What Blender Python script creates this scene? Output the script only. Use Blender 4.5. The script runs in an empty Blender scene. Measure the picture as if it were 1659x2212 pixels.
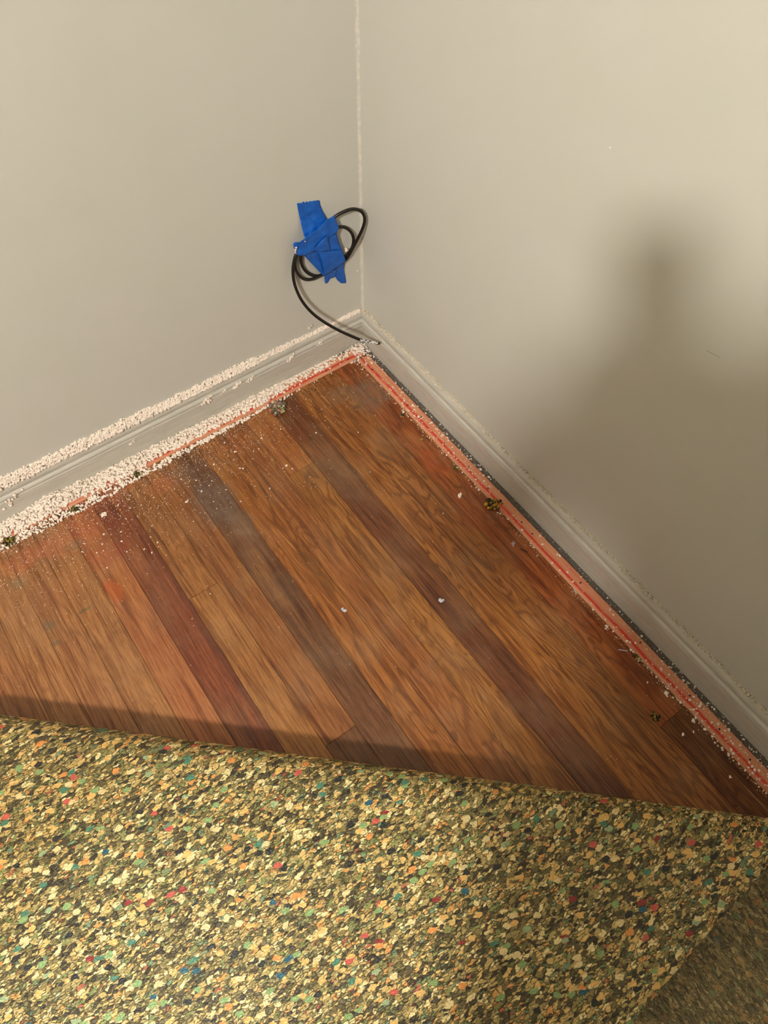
import bpy, bmesh, math, random
import numpy as np
from mathutils import Vector, noise as mnoise
random.seed(7); rng = np.random.default_rng(7)
S = bpy.context.scene; COL = S.collection

# ------------------------------------------------------------------ camera
IMW, IMH, FPX = 1659, 2212, 1553.04
CAM = Vector((-0.67235, -0.98835, 1.16969))
def basis(y, p, r):
    f = Vector((math.cos(y)*math.cos(p), math.sin(y)*math.cos(p), -math.sin(p)))
    R = f.cross(Vector((0, 0, 1))).normalized(); U = R.cross(f)
    return math.cos(r)*R + math.sin(r)*U, -math.sin(r)*R + math.cos(r)*U, f
CR, CU, CF = basis(0.927674, 1.013737, 0.0204839)
cd = bpy.data.cameras.new('camera'); cam = bpy.data.objects.new('camera', cd); COL.objects.link(cam)
from mathutils import Matrix
M = Matrix((CR, CU, -CF)).transposed().to_4x4(); M.translation = CAM; cam.matrix_world = M
cd.sensor_fit = 'HORIZONTAL'; cd.sensor_width = 36; cd.lens = 36*FPX/IMW; cd.clip_start = 0.005
S.camera = cam

# ------------------------------------------------------------------ light and exposure
LAMP = Vector((-2.02, -1.80, 2.30)); LAMP_R = 0.108; LAMP_POWER = 545.0; LAMP_COL = (1.0, 0.965, 0.885)
w = bpy.data.worlds.new('world'); S.world = w; w.use_nodes = True
w.node_tree.nodes['Background'].inputs[0].default_value = (0.9, 0.88, 0.8, 1); w.node_tree.nodes['Background'].inputs[1].default_value = 0.0
vs = S.view_settings; vs.view_transform = 'Standard'; vs.look = 'None'; vs.gamma = 1; vs.use_curve_mapping = False
vs.exposure = 0.0
RX, RY, RZ = -4.6, -4.6, 2.44     # far corner and height of the room

# ------------------------------------------------------------------ helpers
def ray(u, v): return (CF + CR*((u-IMW/2)/FPX) - CU*((v-IMH/2)/FPX))
def on(u, v, ax, val):            # where a sight line meets a floor/wall plane (used to measure real positions)
    d = ray(u, v); t = (val-CAM[ax])/d[ax]; return CAM + d*t
def fl(u, v, z=0.0): return on(u, v, 2, z)
def wl(u, v, d=0.0): return on(u, v, 1, -d)
def wr(u, v, d=0.0): return on(u, v, 0, -d)
def lin(c):
    c = [x/255 for x in c]; return tuple((x/12.92 if x <= .04045 else ((x+.055)/1.055)**2.4) for x in c) + (1.0,)
def tag(o, label=None, cat=None, group=None, kind=None):
    if label: o['label'] = label
    if cat: o['category'] = cat
    if group: o['group'] = group
    if kind: o['kind'] = kind
    return o
def mkobj(name, verts, faces, mat=None, parent=None, smooth=False):
    me = bpy.data.meshes.new(name); me.from_pydata([tuple(v) for v in verts], [], [tuple(f) for f in faces]); me.update()
    if smooth: me.polygons.foreach_set('use_smooth', [True]*len(me.polygons))
    o = bpy.data.objects.new(name, me); COL.objects.link(o)
    if mat: me.materials.append(mat)
    if parent: o.parent = parent
    return o
def empty(name, loc):
    o = bpy.data.objects.new(name, None); COL.objects.link(o); o.location = loc; o.empty_display_size = .02; return o
def put(o, parent):               # parent a mesh made in world coordinates
    o.parent = parent; o.location = -Vector(parent.location); return o

class NT:
    def __init__(s, name):
        s.m = bpy.data.materials.new(name); s.m.use_nodes = True; s.t = s.m.node_tree; s.b = s.t.nodes['Principled BSDF']
    def n(s, kind, **kw):
        nd = s.t.nodes.new(kind)
        for k, v in kw.items():
            if k.startswith('i_'):
                nd.inputs[k[2:]].default_value = v
            else: setattr(nd, k, v)
        return nd
    def l(s, a, b): s.t.links.new(a, b)
    def inp(s, sock, v):
        if hasattr(v, 'is_output') or hasattr(v, 'links'): s.l(v, sock)
        else: sock.default_value = v
    def math(s, op, a, b=None, c=None, clamp=False):
        nd = s.t.nodes.new('ShaderNodeMath'); nd.operation = op; nd.use_clamp = clamp
        s.inp(nd.inputs[0], a)
        if b is not None: s.inp(nd.inputs[1], b)
        if c is not None: s.inp(nd.inputs[2], c)
        return nd.outputs[0]
    def mix(s, f, a, b, bt='MIX'):
        nd = s.t.nodes.new('ShaderNodeMix'); nd.data_type = 'RGBA'; nd.blend_type = bt; nd.clamp_factor = True
        s.inp(nd.inputs[0], f); s.inp(nd.inputs[6], a); s.inp(nd.inputs[7], b); return nd.outputs[2]
    def ramp(s, f, stops, interp='LINEAR'):
        nd = s.t.nodes.new('ShaderNodeValToRGB'); cr = nd.color_ramp; cr.interpolation = interp
        while len(cr.elements) > 1: cr.elements.remove(cr.elements[-1])
        cr.elements[0].position = stops[0][0]; cr.elements[0].color = stops[0][1]
        for p, c in stops[1:]:
            e = cr.elements.new(p); e.color = c
        s.l(f, nd.inputs[0]); return nd.outputs[0]
    def g(s, f, *st): return s.ramp(f, [(p, (v, v, v, 1)) for p, v in st])
    def noise(s, vec, scale, detail=4, rough=.55, dist=0.0):
        nd = s.t.nodes.new('ShaderNodeTexNoise'); nd.inputs['Scale'].default_value = scale; nd.inputs['Detail'].default_value = detail
        nd.inputs['Roughness'].default_value = rough; nd.inputs['Distortion'].default_value = dist
        if vec is not None: s.l(vec, nd.inputs['Vector'])
        return nd.outputs[0]
    def mapping(s, vec, scale=(1, 1, 1), rot=(0, 0, 0), loc=(0, 0, 0)):
        nd = s.t.nodes.new('ShaderNodeMapping'); s.l(vec, nd.inputs[0]); nd.inputs['Scale'].default_value = scale
        nd.inputs['Rotation'].default_value = rot; s.inp(nd.inputs['Location'], loc); return nd.outputs[0]
    def bump(s, h, strength=.3, dist=.001, normal=None):
        nd = s.t.nodes.new('ShaderNodeBump'); nd.inputs['Strength'].default_value = strength; nd.inputs['Distance'].default_value = dist
        s.l(h, nd.inputs['Height'])
        if normal: s.l(normal, nd.inputs['Normal'])
        return nd.outputs[0]
    def done(s, col=None, rough=.5, normal=None, spec=.5, **kw):
        if col is not None: s.inp(s.b.inputs['Base Color'], col)
        s.inp(s.b.inputs['Roughness'], rough); s.b.inputs['Specular IOR Level'].default_value = spec
        if normal: s.l(normal, s.b.inputs['Normal'])
        for k, v in kw.items(): s.inp(s.b.inputs[k.replace('_', ' ')], v)
        return s.m

# ------------------------------------------------------------------ materials
def m_wall(name, base, b2):
    t = NT(name); c = t.n('ShaderNodeTexCoord').outputs['Object']
    n1 = t.noise(c, 2.3, 3); n2 = t.noise(c, 9, 4)
    f = t.g(t.math('ADD', t.math('MULTIPLY', n1, .6), t.math('MULTIPLY', n2, .4)), (.35, 0), (.65, 1))
    fine = t.noise(c, 900, 3, .6); peel = t.noise(c, 260, 2)
    b = t.bump(peel, .06, .001); b = t.bump(fine, .05, .0006, b)
    return t.done(t.mix(f, lin(base), lin(b2)), .62, b, .3)
M_WALL = m_wall('wall_paint', (211, 208, 200), (207, 206, 194))
def m_trim():
    t = NT('baseboard_paint'); c = t.n('ShaderNodeTexCoord').outputs['Object']
    streak = t.noise(t.mapping(c, (6, 6, 160)), 3, 5, .6)
    dirt = t.g(t.noise(t.mapping(c, (9, 9, 30)), 4, 6, .65), (.52, 0), (.7, 1))
    col = t.mix(t.g(streak, (.4, 0), (.6, 1)), lin((206, 201, 189)), lin((193, 188, 177)))
    col = t.mix(t.math('MULTIPLY', dirt, .35), col, lin((168, 160, 150)))
    sc = t.g(t.noise(t.mapping(c, (14, 14, 620)), 1.6, 4, .7), (.66, 0), (.70, 1))
    col = t.mix(t.math('MULTIPLY', sc, .7), col, lin((235, 228, 215)))
    return t.done(col, .42, t.bump(streak, .1, .0008), .45)
M_TRIM = m_trim()
def m_plain(name, c, r=.5, spec=.5, bscale=None, bstr=.3, metal=0.0, var=None):
    t = NT(name); tc = t.n('ShaderNodeTexCoord').outputs['Object']
    n = t.noise(tc, bscale or 200, 3)
    col = t.mix(t.g(n, (.35, 0), (.65, 1)), lin(c), lin(var or c))
    return t.done(col, r, t.bump(n, bstr, .0006) if bscale else None, spec, Metallic=metal)
M_PLASTER = m_plain('plaster_crumb', (255, 246, 234), .9, .2, 900, .5, var=(254, 233, 217))
M_DUST = m_plain('plaster_dust', (238, 226, 206), .95, .1, 1500, .8, var=(224, 210, 190))
M_GRIT = m_plain('grey_grit', (128, 118, 108), .95, .15, 700, .5, var=(74, 66, 60))
M_CAULK = m_plain('corner_caulk', (226, 220, 208), .6, .3, 120, .3, var=(208, 204, 193))
M_CABLE = m_plain('cable_jacket', (24, 20, 18), .36, .5, 900, .05)
def m_tip():
    t = NT('paint_on_cable'); c = t.n('ShaderNodeTexCoord').outputs['Object']; n = t.noise(c, 260, 4, .6)
    return t.done(t.mix(t.g(n, (.44, 0), (.5, 1)), lin((40, 34, 34)), lin((226, 222, 218))), .6, t.bump(n, .5, .001), .3)
M_TIP = m_tip()
M_COPPER = m_plain('cable_core', (30, 28, 28), .4, .5)
M_NAIL = m_plain('nail_steel', (50, 36, 32), .5, .5, metal=.5)
M_FIBRE = m_plain('tan_fibre', (205, 178, 130), .9, .2)
M_LINT = m_plain('grey_lint', (205, 205, 215), .9, .2)
M_DARKBIT = m_plain('dark_splinter', (60, 45, 20), .8, .2)

def m_tape():
    t = NT('blue_masking_tape'); c = t.n('ShaderNodeTexCoord').outputs['Object']
    cr = t.noise(t.mapping(c, (1, 1, .8)), 900, 2); big = t.noise(c, 70, 4)
    col = t.mix(t.g(big, (.35, 0), (.7, 1)), lin((6, 84, 178)), lin((20, 104, 204)))
    return t.done(col, .46, t.bump(cr, .35, .0004, t.bump(big, .25, .003)), .45)
M_TAPE = m_tape()

def m_strip(axis):
    # pine tack strip, wiped with red along the middle
    t = NT('tack_strip_wood'); c = t.n('ShaderNodeTexCoord').outputs['Object']; sx = t.n('ShaderNodeSeparateXYZ'); t.l(c, sx.inputs[0])
    across = sx.outputs[0 if axis == 'y' else 1]
    sc = (260, 8, 1) if axis == 'y' else (8, 260, 1)
    g1 = t.noise(t.mapping(c, sc), 1, 5, .6)
    g2 = t.noise(t.mapping(c, (sc[0]*.15, sc[1]*1.5, 1) if axis == 'y' else (sc[0]*1.5, sc[1]*.15, 1)), 1, 4)
    base = t.mix(t.g(g1, (.3, 0), (.7, 1)), lin((222, 160, 122)), lin((202, 130, 96)))
    base = t.mix(t.math('MULTIPLY', t.g(g2, (.5, 0), (.75, 1)), .6), base, lin((205, 92, 66)))
    # red line, slightly wandering
    wob = t.math('MULTIPLY', t.math('SUBTRACT', t.noise(t.mapping(c, (9, 9, 1)), 1, 3), .5), .008)
    centre = -.0455 if axis == 'y' else -.0425
    dd = t.math('ABSOLUTE', t.math('SUBTRACT', t.math('ADD', across, wob), centre))
    k = t.math('SUBTRACT', 1.0, t.math('DIVIDE', dd, .0044), clamp=True)
    k = t.math('MULTIPLY', t.math('MULTIPLY', k, 1.3), t.g(t.noise(t.mapping(c, (60, 60, 1)), 1, 4, .6), (.3, .35), (.5, 1)), clamp=True)
    col = t.mix(k, base, lin((208, 58, 44)))
    return t.done(col, .6, t.bump(g1, .3, .0006), .35)
M_STRIP_Y, M_STRIP_X = m_strip('y'), m_strip('x')

# wood floor: plank colour and grain kind are stored per plank
STAINS = [  # px, py, radius x, radius y (m), colour, strength
    (465, 1080, .050, .075, (112, 98, 88), .8), (520, 1130, .03, .05, (122, 104, 88), .6), (400, 1020, .05, .03, (104, 84, 76), .6),
    (805, 850, .060, .055, (122, 106, 88), .95), (735, 850, .04, .03, (124, 104, 80), .7), (495, 1445, .0065, .42, (70, 34, 30), .75), (372, 1360, .011, .14, (92, 38, 28), .75), (240, 1150, .03, .08, (110, 48, 34), .6), (835, 960, .035, .05, (124, 100, 74), .5),
    (705, 1020, .055, .045, (118, 92, 66), .6), (760, 1050, .040, .045, (110, 86, 66), .6),
    (225, 1065, .09, .035, (186, 84, 52), .45), (150, 1160, .07, .045, (192, 98, 64), .5), (240, 1190, .05, .03, (150, 60, 46), .5),
    (60, 1200, .06, .03, (190, 100, 66), .6), (350, 1050, .04, .03, (176, 84, 46), .5), (245, 1275, .016, .030, (192, 92, 42), .6),
    (160, 1180, .018, .012, (112, 100, 76), .6), (185, 1315, .014, .005, (84, 78, 54), .9), (40, 1260, .018, .02, (110, 96, 72), .7),
    (105, 1350, .010, .013, (92, 84, 62), .85), (120, 1390, .010, .006, (88, 80, 58), .8), (110, 1290, .05, .04, (150, 96, 68), .4),
    (250, 1440, .05, .06, (166, 118, 76), .45), (330, 1480, .05, .03, (172, 122, 74), .4),
    (700, 1165, .012, .05, (110, 76, 34), .4), (690, 1240, .016, .06, (96, 60, 26), .85), (650, 1190, .008, .03, (92, 58, 26), .7),
    (880, 985, .007, .012, (76, 58, 28), .85), (915, 1030, .005, .012, (80, 58, 28), .8), (985, 1010, .012, .02, (90, 62, 26), .7),
    (1000, 1200, .009, .03, (92, 56, 22), .45), (978, 1590, .0095, .011, (84, 44, 26), .95), (1048, 1606, .008, .006, (92, 46, 20), .7),
    (1400, 1480, .022, .03, (104, 40, 14), .75), (1350, 1430, .02, .03, (120, 50, 16), .6), (860, 905, .015, .05, (92, 40, 20), .75),
    (900, 930, .012, .05, (106, 52, 20), .6), (940, 1000, .018, .06, (172, 78, 34), .6), (1010, 1100, .03, .06, (160, 76, 30), .45),
    (640, 930, .04, .035, (120, 60, 28), .6), (500, 960, .06, .03, (150, 78, 36), .5), (560, 930, .04, .02, (160, 92, 40), .5),
    (1010, 1130, .02, .03, (150, 76, 34), .4), (75, 1410, .0022, .0022, (110, 20, 10), 1), (8, 1495, .003, .003, (110, 30, 14), 1)]
def m_floor():
    t = NT('worn_oak_planks'); c = t.n('ShaderNodeTexCoord').outputs['Object']
    pc = t.n('ShaderNodeAttribute', attribute_name='plank_colour').outputs['Color']
    info = t.n('ShaderNodeAttribute', attribute_name='plank_info').outputs['Vector']
    sx = t.n('ShaderNodeSeparateXYZ'); t.l(info, sx.inputs[0]); seed, fig, pore = sx.outputs
    pc = t.mix(.15, pc, lin((158, 108, 58)))
    off = t.n('ShaderNodeCombineXYZ'); t.l(t.math('MULTIPLY', seed, 37.0), off.inputs[0]); t.l(t.math('MULTIPLY', seed, 91.0), off.inputs[1])
    add = t.n('ShaderNodeVectorMath', operation='ADD'); t.l(c, add.inputs[0]); t.l(off.outputs[0], add.inputs[1]); v = add.outputs[0]
    fine = t.noise(t.mapping(v, (420, 14, 1)), 1, 6, .65)
    mid = t.noise(t.mapping(v, (110, 5, 1)), 1, 5, .6, .6)
    broad = t.noise(t.mapping(v, (28, 3.5, 1)), 1, 4, .55, .5)
    # growth-ring figure: contour lines of a stretched noise field
    fld = t.noise(t.mapping(v, (20, 3.2, 1)), 1, 3, .5, .8)
    ring = t.math('SINE', t.math('MULTIPLY', fld, 75.0)); ring = t.g(t.math('MULTIPLY_ADD', ring, .5, .5), (.0, 1), (.35, .25), (1, 0))
    ring = t.math('MULTIPLY', t.math('MULTIPLY', ring, fig), t.g(broad, (.35, .3), (.6, 1)))
    pores = t.g(t.noise(t.mapping(v, (1300, 55, 1)), 1, 3, .6), (.56, 0), (.68, 1))
    dark = t.mix(1.0, pc, lin((184, 164, 144)), 'MULTIPLY'); lite = t.mix(.26, pc, lin((226, 158, 84)))
    col = t.mix(t.g(mid, (.36, 1), (.52, 0)), pc, dark)
    col = t.mix(t.math('MULTIPLY', t.g(broad, (.5, 0), (.72, 1)), .75), col, lite)
    col = t.mix(t.math('MULTIPLY', t.g(fine, (.35, 1), (.55, 0)), .58), col, t.mix(1.0, pc, lin((120, 92, 72)), 'MULTIPLY'))
    col = t.mix(t.math('MULTIPLY', t.g(fine, (.52, 0), (.7, 1)), .35), col, lite)
    col = t.mix(t.math('MULTIPLY', ring, .8), col, t.mix(1.0, pc, lin((128, 98, 70)), 'MULTIPLY'))
    col = t.mix(t.math('MULTIPLY', t.math('MULTIPLY', pores, pore), .55), col, t.mix(1.0, pc, lin((100, 74, 56)), 'MULTIPLY'))
    # stains, spills and knots with shapes of their own
    wn = t.n('ShaderNodeTexNoise'); wn.inputs['Scale'].default_value = 28; wn.inputs['Detail'].default_value = 5; t.l(c, wn.inputs['Vector'])
    wv = t.n('ShaderNodeVectorMath', operation='SUBTRACT'); t.l(wn.outputs['Color'], wv.inputs[0]); wv.inputs[1].default_value = (.5, .5, .5)
    ws = t.n('ShaderNodeVectorMath', operation='SCALE'); t.l(wv.outputs[0], ws.inputs[0]); ws.inputs['Scale'].default_value = .05
    mott = t.g(t.noise(c, 70, 5, .65), (.32, .35), (.62, 1))
    for (px, py, rx, ry, cc, k) in STAINS:
        p = fl(px, py)
        wob = t.n('ShaderNodeVectorMath', operation='SCALE'); t.l(ws.outputs[0], wob.inputs[0]); wob.inputs['Scale'].default_value = min(1, rx*38)
        a = t.n('ShaderNodeVectorMath', operation='ADD'); t.l(c, a.inputs[0]); t.l(wob.outputs[0], a.inputs[1])
        b = t.n('ShaderNodeVectorMath', operation='SUBTRACT'); t.l(a.outputs[0], b.inputs[0]); b.inputs[1].default_value = (p.x, p.y, 0)
        d = t.n('ShaderNodeVectorMath', operation='MULTIPLY'); t.l(b.outputs[0], d.inputs[0]); d.inputs[1].default_value = (1/rx, 1/ry, 0)
        ln = t.n('ShaderNodeVectorMath', operation='LENGTH'); t.l(d.outputs[0], ln.inputs[0])
        m = t.g(ln.outputs['Value'], (.55, 1), (1.0, 0))
        m = t.math('MULTIPLY', t.math('MULTIPLY', m, mott if rx > .02 else 1.0), k)
        col = t.mix(m, col, t.mix(.35, lin(cc), col))
    # pale scratches
    for sc_, rot in ((1.0, .9), (1.3, -.5), (.9, 2.2)):
        s1 = t.noise(t.mapping(c, (330*sc_, 5, 1), (0, 0, rot), (rot, 3*rot, 0)), 1, 2, .5)
        s2 = t.noise(t.mapping(c, (9, 9, 1), (0, 0, 0), (rot*5, rot, 0)), 1, 4, .6)
        m = t.math('MULTIPLY', t.g(s1, (.715, 0), (.74, 1)), t.g(s2, (.5, 0), (.6, 1)))
        col = t.mix(t.math('MULTIPLY', m, .45), col, lin((220, 168, 112)))
    haze = t.g(t.noise(c, 11, 5, .6), (.45, 0), (.75, 1))
    col = t.mix(t.math('MULTIPLY', haze, .16), col, lin((180, 150, 116)))
    r = t.math('ADD', .36, t.math('MULTIPLY', t.noise(c, 40, 5, .6), .22))
    b = t.bump(fine, .08, .0004); b = t.bump(t.noise(c, 45, 4), .06, .002, b)
    return t.done(col, r, b, .42)
M_FLOOR = m_floor()

def m_pad():
    t = NT('rebond_foam_chips'); uv = t.n('ShaderNodeUVMap', uv_map='sheet').outputs[0]
    wn = t.n('ShaderNodeTexNoise'); wn.inputs['Scale'].default_value = 150; wn.inputs['Detail'].default_value = 4; t.l(uv, wn.inputs['Vector'])
    ws = t.n('ShaderNodeVectorMath', operation='MULTIPLY_ADD'); t.l(wn.outputs['Color'], ws.inputs[0]); ws.inputs[1].default_value = (.0075, .0075, 0); t.l(uv, ws.inputs[2])
    def layer(size, stretch, rot, loc):
        v = t.mapping(t.mapping(ws.outputs[0], (1, 1, 1), (0, 0, rot)), (1/size/stretch, 1/size, 1), (0, 0, 0), loc)
        a = t.n('ShaderNodeTexVoronoi', voronoi_dimensions='2D'); a.inputs['Scale'].default_value = 1; t.l(v, a.inputs['Vector'])
        e = t.n('ShaderNodeTexVoronoi', voronoi_dimensions='2D', feature='DISTANCE_TO_EDGE'); e.inputs['Scale'].default_value = 1; t.l(v, e.inputs['Vector'])
        s = t.n('ShaderNodeSeparateColor'); t.l(a.outputs['Color'], s.inputs[0])
        return s.outputs[0], s.outputs[1], s.outputs[2], e.outputs[0], a.outputs['Distance']
    P = [(0, (52, 42, 24)), (.15, (96, 88, 44)), (.26, (138, 122, 68)), (.37, (172, 152, 90)), (.48, (206, 174, 104)), (.60, (236, 194, 116)),
         (.72, (252, 228, 160)), (.84, (132, 140, 78)), (.90, (230, 160, 84)), (.935, (112, 140, 104)), (.965, (46, 44, 34)), (.99, (196, 96, 74))]
    Q = [(0, (236, 186, 106)), (.2, (238, 212, 150)), (.34, (42, 40, 32)), (.50, (142, 168, 104)), (.66, (78, 128, 100)), (.74, (40, 92, 106)),
         (.79, (232, 150, 76)), (.86, (206, 92, 76)), (.90, (160, 176, 128)), (.96, (150, 50, 44))]
    def chips(stops, f): return t.ramp(f, [(p, lin(c)) for p, c in stops], 'CONSTANT')
    r1, g1, b1, e1, d1 = layer(.0030, 2.4, PAD_ROT, (0, 0, 0))
    r2, g2, b2, e2, d2 = layer(.0052, 2.0, PAD_ROT+.15, (3.3, 1.7, 0))
    r3, g3, b3, e3, d3 = layer(.0085, 1.7, PAD_ROT-.2, (7.1, 5.2, 0))
    c1 = t.mix(t.math('MULTIPLY', g1, .3), chips(P, r1), lin((150, 130, 74)))
    c2 = t.mix(t.math('MULTIPLY', g2, .25), chips(P, r2), lin((190, 165, 100)))
    c3 = chips(Q, r3)
    m2 = t.math('MULTIPLY', t.math('GREATER_THAN', b2, .60), t.math('GREATER_THAN', e2, .05))
    m3 = t.math('MULTIPLY', t.math('GREATER_THAN', b3, .84), t.math('LESS_THAN', d3, .42))
    col = t.mix(m2, c1, c2); col = t.mix(m3, col, c3)
    crev = t.math('MULTIPLY', t.g(e1, (.02, 1), (.20, 0)), t.math('SUBTRACT', 1.0, t.math('MAXIMUM', m2, m3)))
    crev2 = t.math('MULTIPLY', t.math('MULTIPLY', t.g(e2, (.04, 1), (.09, 0)), m2), t.math('SUBTRACT', 1.0, m3))
    h = t.math('MULTIPLY_ADD', t.g(e1, (0, 0), (.25, 1)), .5, t.math('MULTIPLY', g1, .8))
    h = t.math('ADD', h, t.math('MULTIPLY', m2, .5)); h = t.math('ADD', h, t.math('MULTIPLY', m3, .8))
    col = t.mix(t.math('MULTIPLY', t.math('MAXIMUM', crev, crev2), .85), col, lin((50, 38, 16)))   # dark binder and painted-in shade in the crevices between the chips
    gapn = t.noise(t.mapping(t.mapping(uv, (1, 1, 1), (0, 0, PAD_ROT+.1)), (170, 420, 1)), 1, 3, .6)      # pits between chips, their shade painted dark
    pit = t.math('MULTIPLY', t.g(gapn, (.57, 0), (.63, 1)), t.math('SUBTRACT', 1.0, m3))
    col = t.mix(t.math('MULTIPLY', pit, .8), col, lin((44, 34, 16))); h = t.math('SUBTRACT', h, pit)
    sv = t.n('ShaderNodeSeparateXYZ'); t.l(uv, sv.inputs[0])
    other = t.math('LESS_THAN', sv.outputs[1], PAD_CC)                     # the unfolded layer shows the other face, streaked olive brown
    st = t.noise(t.mapping(t.mapping(uv, (1, 1, 1), (0, 0, PAD_ROT+.3)), (70, 240, 1)), 1, 4, .6)
    streak_col = t.ramp(st, [(.35, lin((84, 70, 42))), (.5, lin((128, 112, 74))), (.66, lin((168, 150, 112)))])
    col = t.mix(t.math('MULTIPLY', other, .62), col, streak_col)
    b = t.bump(h, .8, .0018); b = t.bump(t.noise(uv, 900, 3), .2, .0006, b)
    return t.done(col, .52, b, .5, Coat_Weight=.12, Coat_Roughness=.35)
PAD_ROT = math.radians(38)
PAD_E = Vector((.7300, -.6835, 0)).normalized(); PAD_N = Vector((-PAD_E.y, PAD_E.x, 0))
PAD_RF = .038
PAD_APP = sum(fl(*q).dot(PAD_N) for q in [(0, 1555), (400, 1610), (800, 1668), (1200, 1722), (1659, 1780)])/5
PAD_CC = PAD_APP-1.235*PAD_RF
M_PAD = m_pad()

def m_chunk():
    t = NT('foam_chunk'); c = t.n('ShaderNodeAttribute', attribute_name='chip').outputs['Color']
    n = t.noise(t.n('ShaderNodeTexCoord').outputs['Object'], 900, 3)
    return t.done(c, .8, t.bump(n, .5, .001), .3)
M_CHUNK = m_chunk()

# ------------------------------------------------------------------ setting: floor
PW, X0 = 0.0572, -0.11057
known = {  # plank index from the right wall: (colour, figure, pores) per run; runs split at butt joints (px, py)
    -2: [((150, 84, 38), .5, .3)], -1: [((150, 78, 34), .5, .3)],
    0: [((158, 80, 32), .8, .2), (1447, 1553), ((108, 56, 18), 1.0, .5)],  # nearer run is darker striped, with shade taken into its colour
    1: [((152, 92, 40), .8, .2)],
    2: [((162, 100, 42), 1.0, .2)],
    3: [((98, 50, 30), .12, .25)],
    4: [((164, 98, 46), .3, .2), (672, 1001), ((154, 98, 44), .75, .2)],
    5: [((150, 90, 44), .6, .2)],
    6: [((156, 94, 40), .9, .2)],
    7: [((96, 58, 38), .0, 1.0)],
    8: [((142, 88, 48), .2, .5), (735, 1590), ((98, 60, 36), .1, .5)],
    9: [((152, 98, 54), .4, .8), (447, 1272), ((162, 108, 60), .3, 1.0)],
    10: [((124, 60, 38), .2, .9)],
    11: [((164, 98, 60), .15, .2)],
    12: [((166, 112, 68), .4, .8)],
    13: [((160, 106, 66), .4, .8)],
    14: [((168, 114, 70), .4, .7)],
    15: [((158, 104, 64), .4, .6)]}
fv, ff, fc, fi = [], [], [], []
def plank(xa, xb, ya, yb, colr, fig, pore):
    g = .00018; e = .00045; s = random.random()
    n = len(fv); dz = random.uniform(-.0001, .0001)
    fv.extend([(xa+g, ya+g, -.0008), (xb-g, ya+g, -.0008), (xb-g, yb-g, -.0008), (xa+g, yb-g, -.0008),
               (xa+g+e, ya+g+e, dz), (xb-g-e, ya+g+e, dz), (xb-g-e, yb-g-e, dz), (xa+g+e, yb-g-e, dz)])
    ff.extend([(n+4, n+5, n+6, n+7), (n, n+1, n+5, n+4), (n+1, n+2, n+6, n+5), (n+2, n+3, n+7, n+6), (n+3, n, n+4, n+7)])
    for _ in range(8): fc.append(lin(colr)); fi.append((s, fig, pore))
npl = int((-RX)/PW)+2
pal = [(160, 92, 44), (150, 86, 42), (120, 68, 38), (170, 100, 50), (140, 76, 36)]
for k in range(-2, npl):
    xb = X0-(k-1)*PW-PW*0; xb = X0-k*PW+PW; xa = X0-k*PW
    xb = min(xb, .02)
    y = .02; runs = list(known.get(k, []))
    seg = [r for r in runs if len(r) == 3]; js = [fl(*r).y for r in runs if len(r) == 2]
    if not seg: seg = [(random.choice(pal), random.random(), random.random())]
    ends = js + [(js[-1] if js else -.9) - random.uniform(.5, 1.1)]
    for i, q in enumerate(seg):
        plank(xa, xb, ends[i], y, *q); y = ends[i]
    while y > RY-.02:
        y2 = max(RY-.02, y-random.uniform(.5, 1.3))
        if y2 < RY+.2: y2 = RY-.02
        plank(xa, xb, y2, y, random.choice(pal), random.random(), random.random()); y = y2
n = len(fv); fv.extend([(RX-.02, RY-.02, -.0009), (.02, RY-.02, -.0009), (.02, .02, -.0009), (RX-.02, .02, -.0009)]); ff.append((n, n+1, n+2, n+3))
fc.extend([lin((28, 14, 8))]*4); fi.extend([(.5, 0, 0)]*4)
floor = mkobj('floor', fv, ff, M_FLOOR)
a = floor.data.attributes.new('plank_colour', 'FLOAT_COLOR', 'POINT'); a.data.foreach_set('color', np.array(fc, 'f').ravel())
a = floor.data.attributes.new('plank_info', 'FLOAT_VECTOR', 'POINT'); a.data.foreach_set('vector', np.array(fi, 'f').ravel())
tag(floor, 'worn oak strip floor running along the right wall', kind='structure')

# ------------------------------------------------------------------ setting: walls, ceiling, baseboards
def slab(name, lo, hi, mat, label):
    x0, y0, z0 = lo; x1, y1, z1 = hi
    v = [(x0, y0, z0), (x1, y0, z0), (x1, y1, z0), (x0, y1, z0), (x0, y0, z1), (x1, y0, z1), (x1, y1, z1), (x0, y1, z1)]
    f = [(0, 3, 2, 1), (4, 5, 6, 7), (0, 1, 5, 4), (1, 2, 6, 5), (2, 3, 7, 6), (3, 0, 4, 7)]
    return tag(mkobj(name, v, f, mat), label, kind='structure')
slab('wall_left', (RX-.1, 0, -.02), (.1, .1, RZ+.1), M_WALL, 'light grey painted wall on the left behind the taped cable')
slab('wall_right', (0, RY-.1, -.02), (.1, -.0001, RZ+.1), M_WALL, 'light grey painted wall on the right')
M_FAR = m_wall('far_wall_paint', (112, 102, 90), (106, 96, 84))
slab('wall_back', (RX-.1, RY-.1, -.02), (.1, RY, RZ+.1), M_FAR, 'tan wall behind the camera')
slab('wall_side', (RX-.1, RY, -.02), (RX, 0, RZ+.1), M_FAR, 'tan wall at the far side of the room')
slab('ceiling', (RX-.1, RY-.1, RZ), (.1, .1, RZ+.1), m_plain('ceiling_paint', (165, 160, 150), .9, .2, 60, .5), 'white ceiling')
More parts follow.
